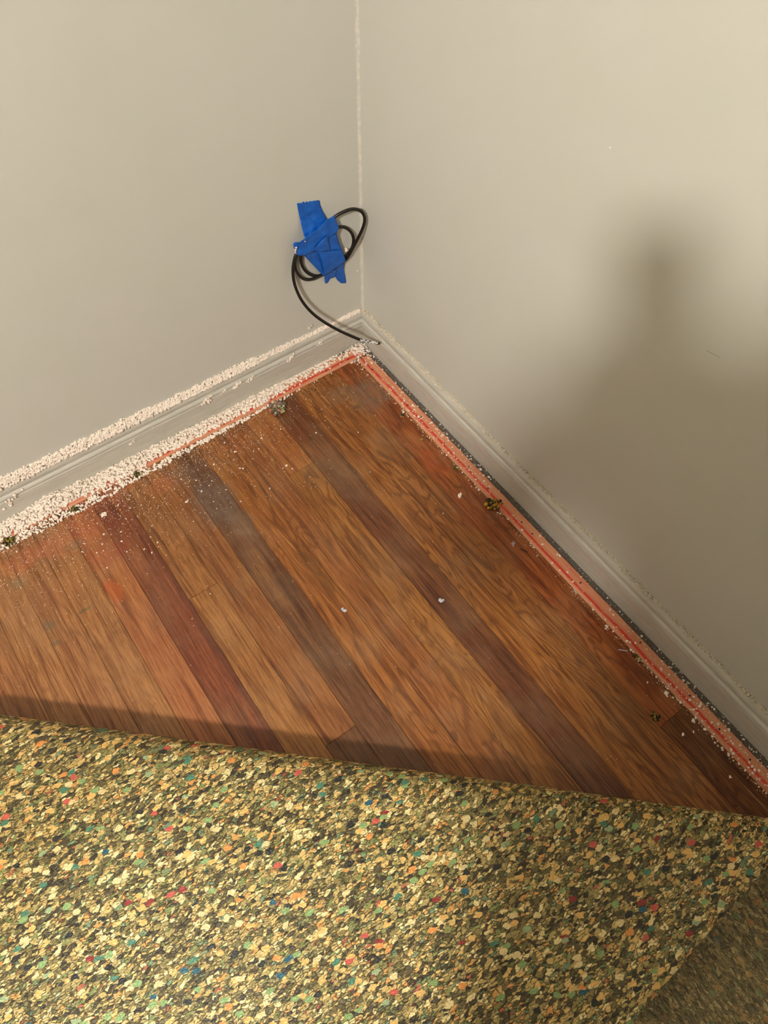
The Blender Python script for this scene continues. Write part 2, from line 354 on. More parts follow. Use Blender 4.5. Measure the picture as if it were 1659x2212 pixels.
# caulked inside corner
cv, cf = [], []; NZ = 260; r = .0046; NA = 6
for j in range(NZ+1):
    z = .085+(RZ-.085)*(j/NZ); rr = r*(1+.35*(mnoise.noise(Vector((3, 1, z*22)))))
    for i in range(NA+1):
        an = i/NA*math.pi/2; cv.append((-rr*(1-math.sin(an)), -rr*(1-math.cos(an)), z))
for j in range(NZ):
    for i in range(NA):
        q = j*(NA+1)+i; cf.append((q, q+1, q+NA+2, q+NA+1))
tag(mkobj('trim_1', cv, cf, M_CAULK, smooth=True), 'pale caulk line in the inside corner of the walls', kind='structure')
PROF = [(0, 0), (.0127, 0), (.0127, .0530), (.0121, .0545), (.0110, .0552), (.0112, .0566), (.0130, .0580), (.0138, .0604), (.0130, .0632),
        (.0104, .0650), (.0092, .0660), (.0090, .0680), (.0096, .0705), (.0098, .0735), (.0092, .0765), (.0078, .0795), (.0062, .0820), (.0045, .0838), (0, .0845)]
def base(axis, far, name, label):
    v, f = [], []; NS = 160; n = len(PROF)
    for j in range(NS+1):
        q = (j/NS)**1.6
        for (d, z) in PROF:
            a0 = -d; along = a0+(far-a0)*q
            v.append((along, -d, z) if axis == 'x' else (-d, along, z))
    for j in range(NS):
        for i in range(n-1):
            a = j*n+i; f.append((a, a+1, a+n+1, a+n) if axis == 'y' else (a, a+n, a+n+1, a+1))
    return tag(mkobj(name, v, f, M_TRIM), label, kind='structure')
base('x', RX, 'baseboard_left', 'white moulded baseboard along the left wall')
base('y', RY, 'baseboard_right', 'white moulded baseboard along the right wall')

# ------------------------------------------------------------------ ceiling lamp
def lathe(prof, cx, cy, n=48):
    v, f = [], []
    for (rr, z) in prof:
        for i in range(n): v.append((cx+rr*math.cos(2*math.pi*i/n), cy+rr*math.sin(2*math.pi*i/n), z))
    for j in range(len(prof)-1):
        for i in range(n): f.append((j*n+i, j*n+(i+1) % n, (j+1)*n+(i+1) % n, (j+1)*n+i))
    return v, f
lamp = tag(empty('ceiling_lamp', (LAMP.x, LAMP.y, RZ)), 'round glass ceiling lamp lighting the room from behind the camera', 'lamp')
v, f = lathe([(.001, RZ), (.06, RZ), (.06, RZ-.02), (.03, RZ-.03), (.001, RZ-.03)], LAMP.x, LAMP.y); put(mkobj('lamp_base', v, f, m_plain('lamp_metal', (190, 185, 175), .3, .5, metal=.8), smooth=True), lamp)
t = NT('lamp_glass_glow'); t.done((.9, .9, .9, 1), .4); t.b.inputs['Emission Color'].default_value = (*LAMP_COL, 1); t.b.inputs['Emission Strength'].default_value = LAMP_POWER
pr = [(LAMP_R*math.sin(a), LAMP.z+LAMP_R*math.cos(a)) for a in [math.pi*i/16 for i in range(1, 16)]]
v, f = lathe([(.001, LAMP.z+LAMP_R)]+pr+[(.001, LAMP.z-LAMP_R)], LAMP.x, LAMP.y)
put(mkobj('lamp_globe', v, f, t.m, smooth=True), lamp)

# ------------------------------------------------------------------ tack strips
def strip_mesh(axis, a0, a1, b0, b1, h, mat, parent):
    v, f = [], []; N = 120
    pr = [(b1, .0003), (b1, h-.0008), (b1-.0012, h), (b0+.0030, h), (b0, h-.0040), (b0, .0003)]
    for j in range(N+1):
        al = a0+(a1-a0)*j/N
        for k, (b, z) in enumerate(pr):
            bb = b+(.0008*mnoise.noise(Vector((al*30, k//3*5, 0))))
            v.append((al, bb, z) if axis == 'x' else (bb, al, z))
    n = len(pr)
    for j in range(N):
        for i in range(n):
            q = j*n+i; q2 = j*n+(i+1) % n; f.append((q, q2, q2+n, q+n) if axis == 'x' else (q, q+n, q2+n, q2))
    f.append(tuple(range(n)) if axis == 'y' else tuple(range(n))[::-1]); f.append(tuple(N*n+i for i in (range(n) if axis == 'x' else reversed(range(n)))))
    o = mkobj('strip_board', v, f, mat); put(o, parent); return o
TH = .0065
tsr = tag(empty('tack_strip', (-.038, -.4, 0)), 'tack strip with long red stripe and exposed nail heads along the right wall', 'tack strip')
strip_mesh('y', -.058, -1.75, -.0530, -.0265, TH, M_STRIP_Y, tsr)
tsl = tag(empty('tack_strip', (-.4, -.035, 0)), 'red striped tack strip half buried in plaster crumbs along the left wall', 'tack strip')
strip_mesh('x', -.030, -2.4, -.0490, -.0225, TH, M_STRIP_X, tsl)
def disc(name, p, r, h, mat, parent, n=10):
    v = [(p[0]+r*math.cos(2*math.pi*i/n)*k, p[1]+r*math.sin(2*math.pi*i/n)*k, p[2]+hh) for hh, k in ((-.002, 1), (h*.6, 1), (h, .7)) for i in range(n)]
    f = [(j*n+i, j*n+(i+1) % n, (j+1)*n+(i+1) % n, (j+1)*n+i) for j in range(2) for i in range(n)] + [tuple(2*n+i for i in range(n))]
    return put(mkobj(name, v, f, mat), parent)
for q in [(881, 875), (961, 958), (910, 901), (1054, 1055), (1150, 1153), (1254, 1259), (1013, 1008), (1127, 1128), (1490, 1503), (1383, 1388), (1620, 1641), (1554, 1575), (804, 798)]:
    disc('nail', fl(*q, z=TH), .0016, .0009, M_NAIL, tsr)
for q in [(484, 916), (705, 801), (752, 776)]: disc('nail', fl(*q, z=TH), .0015, .0009, M_NAIL, tsl)

# ------------------------------------------------------------------ crumbs
ICO = None
def ico():
    global ICO
    if ICO is None:
        bm = bmesh.new(); bmesh.ops.create_icosphere(bm, subdivisions=1, radius=1)
        ICO = (np.array([v.co[:] for v in bm.verts]), np.array([[v.index for v in f.verts] for f in bm.faces])); bm.free()
    return ICO
def crumbs(name, pts, sizes, mat, flat=1.0, colours=None, stretch=.35):
    iv, fi_ = ico(); n = len(pts); nv = len(iv)
    pts = np.asarray(pts, float); sizes = np.asarray(sizes, float)
    J = 1+rng.normal(0, .24, (n, nv, 1)); V = iv[None]*J
    sc = 1+rng.uniform(-stretch, stretch, (n, 1, 3)); V = V*sc
    q = rng.normal(size=(n, 4)); q /= np.linalg.norm(q, axis=1, keepdims=True)
    w_, x, y, z = q.T
    Rm = np.stack([1-2*(y*y+z*z), 2*(x*y-w_*z), 2*(x*z+w_*y), 2*(x*y+w_*z), 1-2*(x*x+z*z), 2*(y*z-w_*x), 2*(x*z-w_*y), 2*(y*z+w_*x), 1-2*(x*x+y*y)], 1).reshape(n, 3, 3)
    V = np.einsum('nij,nvj->nvi', Rm, V); V[..., 2] *= flat
    V = V*sizes[:, None, None]+pts[:, None, :]
    F = fi_[None]+(np.arange(n)*nv)[:, None, None]
    me = bpy.data.meshes.new(name); me.vertices.add(n*nv); me.vertices.foreach_set('co', V.astype('f').ravel())
    nf = n*len(fi_); me.loops.add(nf*3); me.loops.foreach_set('vertex_index', F.astype('i').ravel())
    me.polygons.add(nf); me.polygons.foreach_set('loop_start', np.arange(0, nf*3, 3, dtype='i')); me.update(calc_edges=True)
    me.validate()
    if colours is not None:
        at = me.attributes.new('chip', 'FLOAT_COLOR', 'POINT'); at.data.foreach_set('color', np.repeat(np.asarray(colours, 'f'), nv, axis=0).ravel())
    me.materials.append(mat); o = bpy.data.objects.new(name, me); COL.objects.link(o); return o
def interp(x, tab): xs, ys = zip(*sorted(tab)); return float(np.interp(x, xs, ys))
def ns(x, s=1.0, o=0.0): return mnoise.noise(Vector((x*s, o, 1.7)))

# pile on the ledge of the left baseboard: (x, height of pile top on wall)
LT = [(-1.7, .024), (-.80, .021), (-.70, .021), (-.66, .018), (-.57, .018), (-.41, .013), (-.33, .015), (-.25, .011), (-.15, .007), (-.08, .005), (-.01, .006)]
pts, sz = [], []
for i in range(9500):
    x = -1.7+1.69*random.random()**.8; H = interp(x, LT)*(1+.35*ns(x, 40))
    t_ = random.random(); d = t_**.8*.0088; top = .0838+H*(1-t_**1.15); s = random.uniform(.0009, .0024)*(1.15 if H > .012 else .85)
    zfloor = .0845-max(0, d-.0045)*.55
    z = random.uniform(max(zfloor, top-.004), top)
    pts.append((x, -max(.0006, d*(.25+.75*min(1, H/.013))+random.uniform(0, .001)), z)); sz.append(s)
o = crumbs('plaster_pile', pts, sz, M_PLASTER)
tag(o, 'long ridge of white plaster crumbs lying on top of the left baseboard', 'plaster debris', kind='stuff')
# dust line on the ledge of the right baseboard
pts, sz = [], []
for i in range(9000):
    y = -1.7*random.random(); k = 1+.4*ns(y, 30, 4); d = random.random()**1.1*.0062*k
    pts.append((-max(.0004, d), y-.004, .0838+random.uniform(0, .0042)*k*(1-d/.009)-max(0, d-.0045)*.5)); sz.append(random.uniform(.0006, .0015))
for i in range(110):
    y = -random.choice([random.uniform(.01, .16), random.uniform(.45, 1.3)]); pts.append((-random.uniform(.002, .006), y, .0875)); sz.append(random.uniform(.0011, .0021))
tag(crumbs('plaster_dust', pts, sz, M_DUST), 'thin line of cream plaster dust on top of the right baseboard', 'plaster debris', kind='stuff')
# pile on the floor along the left wall (covers gap, strip and a band of boards; strip's red edge peeks out)
WT = [(-1.8, .012), (-.85, .012), (-.78, .016), (-.734, .027), (-.70, .016), (-.66, .012), (-.5, .010), (-.40, .0085), (-.25, .007), (-.20, .0055), (-.14, .0028), (-.09, .0022), (-.02, .003)]   # height
OT = [(-1.8, .064), (-.84, .067), (-.75, .070), (-.66, .070), (-.6, .066), (-.5, .063), (-.4, .058), (-.3, .056), (-.2, .053), (-.1, .051)]  # outer edge
pts, sz = [], []
def gap_open(x, y):            # the strip's room-side edge left bare in stretches
    return abs(y+.0478+.0008*ns(x, 25)) < .0030 and ns(x, 9, 8) > (-.12 if x > -.55 else .0)
for i in range(15000):
    x = -1.8*random.random()**.85-.012; H = interp(x, WT)*(1+.3*ns(x, 30, 2)); W_ = interp(x, OT)
    y = -random.uniform(.0125, .050 if x < -.2 else .047) if random.random() < .82 else -random.uniform(.049, W_*(1+.06*ns(x, 60, 3)))
    if x > -.27 and y < -.036 and random.random() < .9 - 2*max(0, -.15-x): continue
    if gap_open(x, y): continue
    if x > -.20 and random.random() < .55: continue
    on_strip = -.049 < y < -.0225; basez = TH if on_strip else 0
    prof = max(.08, 1-((abs(y)-.028)/.026)**2) if y > -.05 else .22
    top = max(basez+.0006, .0006+H*prof+ (TH*.3 if on_strip else 0))
    if y > -.0225: top = max(top, H*.85)
    z = random.uniform(max(basez, top-.0035), top)
    pts.append((x, y, z+.0004)); sz.append(random.uniform(.0011, .0030)*(1.0 if random.random() < .95 else 1.4))
pile = tag(crumbs('plaster_pile', pts, sz, M_PLASTER), 'thick band of white plaster crumbs on the floor along the left wall', 'plaster debris', kind='stuff')
hv, hf = [], []; NX, NY = 500, 10
for i in range(NX+1):
    x = -.10-1.7*i/NX
    for j in range(NY+1):
        y = -.0125-.0335*j/NY; H = interp(x, WT)*(1+.2*ns(x, 30, 2)); prof = max(0, 1-((abs(y)-.028)/.026)**2)
        z = H*prof*.8-.0008+.001*mnoise.noise(Vector((x*300, y*300, 0)))
        if y < -.044: z = min(z, .004)
        if y > -.022: z = max(z, H*.6)
        hv.append((x, y, max(z, .0005)))
for i in range(NX):
    for j in range(NY):
        q = i*(NY+1)+j; hf.append((q, q+1, q+NY+2, q+NY+1))
o = mkobj('packed_dust', hv, hf, M_PLASTER, pile); o['kind'] = 'stuff'

# grey grit in the gap by the right baseboard, with pebbles
gv, gf = [], []; NX, NY = 900, 7
for i in range(NX+1):
    y = -.014-1.7*i/NX
    for j in range(NY+1):
        q = j/NY; x = -.0128-(.0135)*q+(0 if j < NY else 0)
        gv.append((x, y, .0006+.0022*abs(mnoise.noise(Vector((x*500, y*500, 3))))+.0012*abs(mnoise.noise(Vector((x*160, y*160, 9))))))
for i in range(NX):
    for j in range(NY):
        q = i*(NY+1)+j; gf.append((q, q+1, q+NY+2, q+NY+1))
tag(mkobj('grey_grit', gv, gf, M_GRIT), 'dark grey grit filling the gap between tack strip and right baseboard', 'grit', kind='stuff')
gv = [(-.018, -.0127, .0007), (-2.4, -.0127, .0007), (-2.4, -.0225, .0007), (-.018, -.0225, .0007)]
tag(mkobj('grey_grit', gv, [(0, 1, 2, 3)], M_GRIT), 'dark grit in the gap beside the left baseboard under the plaster', 'grit', kind='stuff')
# crumbs on the right strip and gap
pts, sz = [], []
DR = [(0, 1.0), (.06, .9), (.12, .25), (.2, .35), (.24, .8), (.45, .45), (.5, .12), (.75, .12), (.82, .4), (.9, .45), (.98, .9), (1.05, .8), (1.4, .8), (1.7, .8)]
for i in range(2600):
    a = random.uniform(.012, 1.7)
    if random.random() > interp(a, DR): continue
    x = -random.uniform(.014, .056) if random.random() < .8 else -random.gauss(.055, .003)
    z = TH if -.053 < x < -.0265 else .001
    s = abs(random.gauss(.0008, .0007))+.0003; pts.append((x, -a, z+s*.6)); sz.append(min(s, .0026))
for i in range(200): pts.append((-random.uniform(.013, .026), -random.uniform(.02, 1.5), .003)); sz.append(random.uniform(.0003, .0009))
tag(crumbs('plaster_crumbs', pts, sz, M_PLASTER, .8), 'loose plaster crumbs sprinkled over the right tack strip and its gap', 'plaster debris', kind='stuff')
# corner crumbs
pts, sz = [], []
for i in range(300):
    a = random.uniform(.015, .062); b = random.uniform(.015, .062)
    if max(a, b) > .052 and random.random() < .6: continue
    z = TH if max(a, b) > .024 and max(a, b) < .052 else .001
    pts.append((-a, -b, z+.0006)); sz.append(abs(random.gauss(.0011, .0006))+.0003)
tag(crumbs('plaster_crumbs', pts, sz, M_PLASTER, .8), 'cluster of plaster crumbs where the two tack strips meet in the corner', 'plaster debris', kind='stuff')
# fine specks over the boards
pts, sz = [], []
CX = [(-1.1, .5), (-.85, .8), (-.72, 1.0), (-.55, 1.0), (-.40, .8), (-.3, .45), (-.2, .2), (-.08, .12)]
for i in range(9000):
    x = -random.uniform(.06, 1.15); 
    if random.random() > interp(x, CX): continue
    d = random.expovariate(1/.055)+.050
    if d > .5: continue
    pts.append((x, -d, .0002)); sz.append(min(.0011, abs(random.gauss(.00032, .00022))+.00012))
for i in range(260): pts.append((-random.uniform(.06, .9), -random.uniform(.06, 1.0), .0002)); sz.append(random.uniform(.0002, .0006))
for i in range(500):
    y = -random.uniform(.1, 1.5); pts.append((-.0545-abs(random.gauss(0, .004)), y, .0002)); sz.append(random.uniform(.0002, .0008))
tag(crumbs('plaster_specks', pts, sz, M_PLASTER, .6), 'fine white plaster specks dusted over the floor boards', 'plaster debris', kind='stuff')
# single crumbs one can count
C2 = [(1345, 778), (1345, 548), (1475, 517), (1535, 508), (750, 868), (905, 900), (848, 800), (990, 740), (560, 970), (745, 1010), (870, 990), (1090, 950), (1385, 918), (1555, 825), (1420, 697), (1297, 613), (395, 1190), (190, 1213), (768, 1250), (695, 1143), (740, 1128), (590, 1135), (608, 1078), (735, 1080), (910, 1135), (1090, 1145), (1035, 1115), (520, 1185), (527, 1212), (120, 1135), (20, 1138)]
C3 = [(350, 1140), (395, 1200), (415, 1205), (490, 1080), (527, 1062), (245, 1203), (725, 1183), (700, 1200), (768, 1205), (685, 920), (938, 947), (895, 1262), (1325, 1228), (1240, 943), (975, 778), (548, 985), (545, 965), (290, 950), (300, 975), (283, 1017), (350, 970), (145, 1180), (1190, 450), (1235, 455), (1265, 450), (205, 1172), (355, 1083)]
C6 = [(1380, 230), (1140, 50), (880, 15), (928, 52), (588, 147), (720, 157), (770, 255), (527, 235), (905, 410), (878, 347), (990, 240), (1118, 347), (863, 163), (973, 180), (200, 290), (120, 330), (20, 380), (130, 405), (230, 380), (90, 500), (323, 567), (315, 665), (45, 620), (375, 713), (340, 310), (440, 318), (423, 357), (255, 775), (325, 800), (55, 703), (695, 525)]
PX = [(x/3.318, 850+y/3.318) for x, y in C2]+[(400+x/3.318, 650+y/3.318) for x, y in C3]+[(250+x/4.1475, 1000+y/4.1475) for x, y in C6]
variants = []
for i in range(6):
    o = crumbs('plaster_crumb', [(0, 0, .0006), (.0007, .0003, .0004)], [.0014, .0010], M_PLASTER, .8); variants.append(o.data)
    if i: bpy.data.objects.remove(o)
    else: first = o
for i, q in enumerate(PX):
    c = first if i == 0 else first.copy()
    if i: COL.objects.link(c)
    c.data = variants[i % 6]; p = fl(*q); c.location = p; c.rotation_euler = (0, 0, random.random()*6.28); s = random.choice([.6, .75, .9, 1.0, 1.2]); c.scale = (s, s, s)
    tag(c, 'small loose white plaster crumb lying alone on the boards near the left wall', 'plaster crumb', 'loose plaster crumbs on the boards')
def one(px, s, name, label, cat, mat=M_PLASTER, k=3, flat=.7, z=0.0, spread=.8):
    p = fl(*px, z=z); P = [(random.uniform(-s, s)*spread, random.uniform(-s, s)*spread, s*.35*flat) for _ in range(k)]; P[0] = (0, 0, s*.4*flat)
    o = crumbs(name, P, [s*random.uniform(.5, .8) for _ in range(k)], mat, flat); o.location = p
    return tag(o, label, cat)
one((993, 1070), .0040, 'plaster_crumb', 'largest white crumb alone on orange board left of the olive foam clump', 'plaster crumb', k=8)
one((405, 1084), .0034, 'plaster_crumb', 'big round white crumb on the grey stained board', 'plaster crumb')
one((226, 1111), .0044, 'plaster_crumb', 'large white crumb cluster on the red plank near the left pile', 'plaster crumb', k=7)
one((507, 976), .0030, 'plaster_crumb', 'oval white crumb just below the left tack strip', 'plaster crumb')
one((619, 1006), .0030, 'plaster_crumb', 'bright oval crumb on the pale board below the foam chunk', 'plaster crumb')
one((742, 1318), .0036, 'paint_flake', 'pale flat paint flake in the middle of the floor', 'paint flake', M_LINT, 7, .3, spread=1.1)
one((955, 1297), .0034, 'paint_flake', 'small pale flake on the dark brown plank', 'paint flake', M_LINT, 8, .3, spread=1.2)
one((957, 1109), .0020, 'paint_flake', 'tiny whitish flake left of the dark grain line', 'paint flake', M_LINT, 2, .4)
one((454, 1282), .0018, 'plaster_crumb', 'tiny bright crumb on the tan plank at its butt joint', 'plaster crumb')
one((1019, 1051), .0014, 'plaster_crumb', 'tiny round crumb above the largest lone crumb', 'plaster crumb')
for q, s, l in [((1287, 1318), .0024, 'pale crumb beside the right tack strip, nearest above the pinkish thread'), ((1311, 1353), .0030, 'rough pale crumb near right tack strip below the lint fibre'),
                ((1399, 1475), .0022, 'small pale crumb on the reddish board near the right tack strip'), ((1440, 1498), .0046, 'biggest pale crumb beside the right tack strip'),
                ((1454, 1507), .0018, 'tiny pale crumb touching the biggest one by the right strip'), ((1465, 1513), .0022, 'little pale crumb just past the biggest one by the right strip'),
                ((1497, 1581), .0022, 'small oval pale chip on the dark striped board'), ((1475, 1587), .0034, 'long slanted pale chip on the dark striped board'),
                ((1499, 1559), .0040, 'flat tan crumb beside the strip above the dark striped board'), ((1577, 1677), .0022, 'pale crumb on the dark board at far lower right')]:
    one(q, s, 'plaster_crumb', l, 'plaster crumb')

# white spatters stuck on baseboard and wall
def stuck(px, d, s, name, label, k=14, wide=1.6, plane='L', mat=M_PLASTER):
    p = wl(*px, d) if plane == 'L' else wr(*px, d); P, Z = [], []
    for _ in range(k):
        a, b = random.gauss(0, s*wide*.5), random.gauss(0, s*.5)
        P.append((a, -abs(random.gauss(0, s*.15)), b+a*.35) if plane == 'L' else (-abs(random.gauss(0, s*.15)), a, b)); Z.append(s*random.uniform(.22, .42))
    o = crumbs(name, P, Z, mat); o.location = p; return tag(o, label, 'plaster clump')
stuck((447, 864), .013, .0085, 'plaster_clump', 'rounded plaster clump on left baseboard, left of the streaky ones', 30, 1.1)
stuck((511, 833), .013, .0065, 'plaster_clump', 'elongated plaster clump on left baseboard next to the largest streak', 26, 2.0)
stuck((541, 818), .013, .0055, 'plaster_clump', 'streaky plaster clump on left baseboard above the foam chunk', 26, 2.4)
stuck((484, 843), .013, .0045, 'plaster_clump', 'small plaster clump between two larger ones on the left baseboard', 14, 1.6)
stuck((627, 774), .013, .0060, 'plaster_clump', 'plaster clump on left baseboard right of middle', 20, 1.8)
stuck((691, 741), .013, .0060, 'plaster_clump', 'plaster clump on left baseboard nearest to the corner', 18, 1.0)
stuck((668, 707), .004, .0040, 'plaster_clump', 'single plaster lump on the wall just above the left ledge', 8, 1.0)
stuck((286, 955), .013, .0045, 'plaster_clump', 'forked plaster smear on the left baseboard face', 12, 1.5)
stuck((330, 924), .013, .0025, 'plaster_clump', 'tiny white crumb stuck on left baseboard below the bead', 4, 1.0)
stuck((20, 1082), .013, .0075, 'plaster_clump', 'plaster clump on baseboard at the left edge of the view', 20, 2.2)
stuck((716, 694), .006, .0032, 'plaster_clump', 'plaster lump on the ledge touching the hanging cable', 6, 1.0)
stuck((1318, 321), .0, .0022, 'paint_fleck', 'tiny white fleck high on the right wall', 3, .6, 'R')
stuck((1222, 977), .0, .0016, 'paint_fleck', 'tiny pale fleck low on the right wall above the baseboard', 2, .8, 'R')
stuck((772, 585), .001, .0030, 'paint_fleck', 'small pale smear on the left wall below the tape', 6, .5)
p = wr(1540, 764, .0003); v = [p+Vector((0, -.010, .002)), p+Vector((0, .008, -.0015)), p+Vector((0, .008, -.0023)), p+Vector((0, -.010, .0014))]
tag(mkobj('wall_scuff', v, [(0, 1, 2, 3)], m_plain('scuff_grey', (150, 142, 130), .7)), 'short dark scuff mark on the right wall', 'scuff mark')
stuck((1255, 1166), .006, .0045, 'plaster_clump', 'paint lump on the bead of the right baseboard', 8, .9, 'R', M_TRIM)

# foam chunks
CH = [(170, 165, 120), (130, 130, 90), (205, 190, 150), (96, 92, 62), (200, 120, 110), (150, 110, 110), (190, 200, 130), (110, 100, 96)]
DK = [(92, 84, 40), (60, 54, 30), (140, 126, 60), (180, 140, 60), (40, 38, 24), (120, 110, 50)]
def chunk(px, s, label, pal, k=70, flat=.6, asp=1.0, rot=0):
    p = fl(*px); P, Z, C_ = [], [], []
    for _ in range(k):
        v = rng.normal(size=3); v /= np.linalg.norm(v); r_ = s*random.uniform(.35, .95)
        a, b = v[0]*r_*asp, v[1]*r_; P.append((a*math.cos(rot)-b*math.sin(rot), a*math.sin(rot)+b*math.cos(rot), s*flat+v[2]*r_*flat)); Z.append(s*random.uniform(.14, .30)); C_.append(lin(random.choice(pal)))
    o = crumbs('foam_chunk', P, Z, M_CHUNK, .9, C_); o.location = p; return tag(o, label, 'foam chunk')
chunk((600, 886), .0175, 'big torn green and pink carpet pad chunk at the left tack strip', CH, 150, .5)
chunk((22, 1173), .0115, 'dark green foam chunk in the plaster pile at the left edge', DK, 70, .6)
chunk((164, 1102), .0085, 'small brown green foam bit between white crumbs, left of the red plank', DK, 40, .6)
chunk((298, 1028), .0080, 'small olive foam bit at the edge of the left plaster pile', DK, 40, .6)
chunk((1066, 1092), .0125, 'olive and yellow foam clump against the right tack strip', DK+[(220, 160, 50)], 80, .4, 1.6, -.9)
chunk((868, 898), .0065, 'flat olive foam scraps beside the right strip near the corner', DK, 22, .25)
chunk((911, 951), .0042, 'tiny yellow green foam crumb on the reddish board', [(150, 150, 70), (190, 190, 110)], 12, .5)
chunk((984, 1012), .0062, 'dark olive foam scrap by the right strip above the lone white crumb', DK, 24, .25)
chunk((1378, 1420), .0090, 'flat olive foam smear beside the lower right tack strip', DK, 36, .2)
chunk((1415, 1548), .0085, 'dark olive foam smear above the dark striped board', DK, 30, .2)
chunk((683, 842), .0036, 'tiny dark foam speck near the left strip at the corner', DK, 10, .5)
chunk((1242, 1293), .0032, 'tiny tan and dark bit under the white lint by the right strip', DK, 8, .4)

# lint threads and splinters
def thread(name, pts3, r, mat, label=None, cat=None, parent=None):
    cu = bpy.data.curves.new(name, 'CURVE'); cu.dimensions = '3D'; cu.bevel_depth = r; cu.bevel_resolution = 3; cu.resolution_u = 10; cu.use_fill_caps = True; sp = cu.splines.new('NURBS'); sp.points.add(len(pts3)-1)
    for q, p in zip(sp.points, pts3): q.co = (*p, 1)
    sp.use_endpoint_u = True; sp.order_u = 3; cu.materials.append(mat); tmp = bpy.data.objects.new(name, cu)
    me = bpy.data.meshes.new_from_object(tmp); bpy.data.objects.remove(tmp); me.name = name
    if not me.materials: me.materials.append(mat)
    me.polygons.foreach_set('use_smooth', [True]*len(me.polygons)); o = bpy.data.objects.new(name, me); COL.objects.link(o)
    if parent: put(o, parent)
    return tag(o, label, cat) if label else o
def tangle(px, s, label, n=6, mat=M_LINT):
    p = fl(*px); root = tag(empty('lint_tuft', p), label, 'lint')
    for i in range(n):
        a = random.random()*6.28; pts3 = [Vector(p)+Vector((math.cos(a+k*.5)*s*(k-1.5)*.6, math.sin(a+k*.7)*s*(k-1.5)*.6, .0006+.0012*random.random())) for k in range(4)]
        thread('fibre', pts3, .00035, mat, parent=root)
tangle((1108, 1175), .0062, 'pale lint tuft on the orange board near the right strip')
tangle((1105, 1104), .0050, 'pale lint tuft resting on the right tack strip')
thread('lint_thread', [fl(1236, 1265, .001), fl(1240, 1273, .002), fl(1246, 1283, .001)], .0008, M_LINT, 'short white thread beside the right tack strip', 'lint')
thread('lint_thread', [fl(1336, 1403, .001), fl(1345, 1405, .0015), fl(1356, 1406, .001)], .0009, M_LINT, 'short pinkish white thread lying across the board', 'lint')
thread('wood_splinter', [fl(1124, 1186, .001), fl(1132, 1189, .0015), fl(1140, 1193, .001)], .0008, M_DARKBIT, 'thin dark splinter next to the lint tuft', 'splinter')
# frayed fibres along the strip
vv, vf = [], []
for i in range(700):
    y = -random.uniform(.15, 1.6); x = -.0535; a = random.uniform(-.9, .9); L_ = random.uniform(.001, .0035); z0 = random.uniform(.001, .004)
    b = Vector((x, y, z0)); e_ = b+Vector((-L_*math.cos(a), L_*math.sin(a), random.uniform(-z0, .001))); n = len(vv); w_ = .00022
    vv += [b+Vector((0, w_, 0)), b-Vector((0, w_, 0)), b+Vector((0, 0, w_)), e_]; vf += [(n, n+1, n+3), (n+1, n+2, n+3), (n+2, n, n+3)]
o = mkobj('carpet_fibre', vv, vf, M_FIBRE); put(o, tsr); o['kind'] = 'stuff'; o['label'] = 'frayed tan fibres'

# ------------------------------------------------------------------ coiled cable taped to the wall
def k8(x, y): return (620+x/8.295, 420+y/8.295)
loop1 = [(840, 400, .014), (1050, 290, .020), (1200, 252, .025), (1340, 295, .030), (1398, 410, .032), (1385, 540, .030), (1310, 720, .025), (1200, 920, .018), (1070, 1170, .009), (960, 1240, .004), (820, 1340, .0035),
         (600, 1450, .008), (450, 1528, .009), (300, 1528, .010), (185, 1425, .010), (135, 1280, .010), (150, 1150, .010), (200, 1000, .010), (420, 800, .010), (640, 560, .010)]
loop2 = [(760, 640, .005), (930, 572, .008), (1060, 590, .011), (1160, 680, .013), (1200, 800, .013), (1180, 930, .011), (1110, 1050, .008), (1000, 1140, .004), (830, 1290, .0035), (640, 1445, .005), (500, 1470, .006), (350, 1400, .006),
         (262, 1270, .006), (242, 1130, .006), (270, 980, .006), (450, 760, .005)]
P3 = []
for (x, y, d) in loop2+loop1: P3.append(wl(*k8(x, y), d))
tail = [(640, 545, .012), (633.5, 571, .014), (632.6, 589, .015), (634.5, 607, .018), (640, 626, .022), (652, 651, .028), (674, 677, .037), (703, 698, .049), (734, 715, .062), (761, 727, .074), (777, 733.5, .081)]
P3 += [wl(*k8(420, 820), .012), wl(*k8(300, 950), .012)]
for (u, v_, d) in tail: P3.append(wl(u, v_, d))
cab = tag(empty('coiled_cable', wl(700, 540, 0)), 'thin black cable coiled and hanging in front of the wall corner', 'cable')
thread('cable_jacket', P3, .0031, M_CABLE, parent=cab)
tp = [wl(*tail[-1][:2], tail[-1][2]), wl(797, 738.8, .089), wl(816, 741.5, .098)]
tip = thread('cable_tip', tp, .0032, M_TIP, parent=cab); tip['label'] = 'white paint covered end'
e0 = wl(816, 741.5, .098); e1 = wl(820, 742, .0995); tp2 = thread('cable_core', [e0, (Vector(e0)+Vector(e1))/2, e1], .0027, M_COPPER, parent=cab)

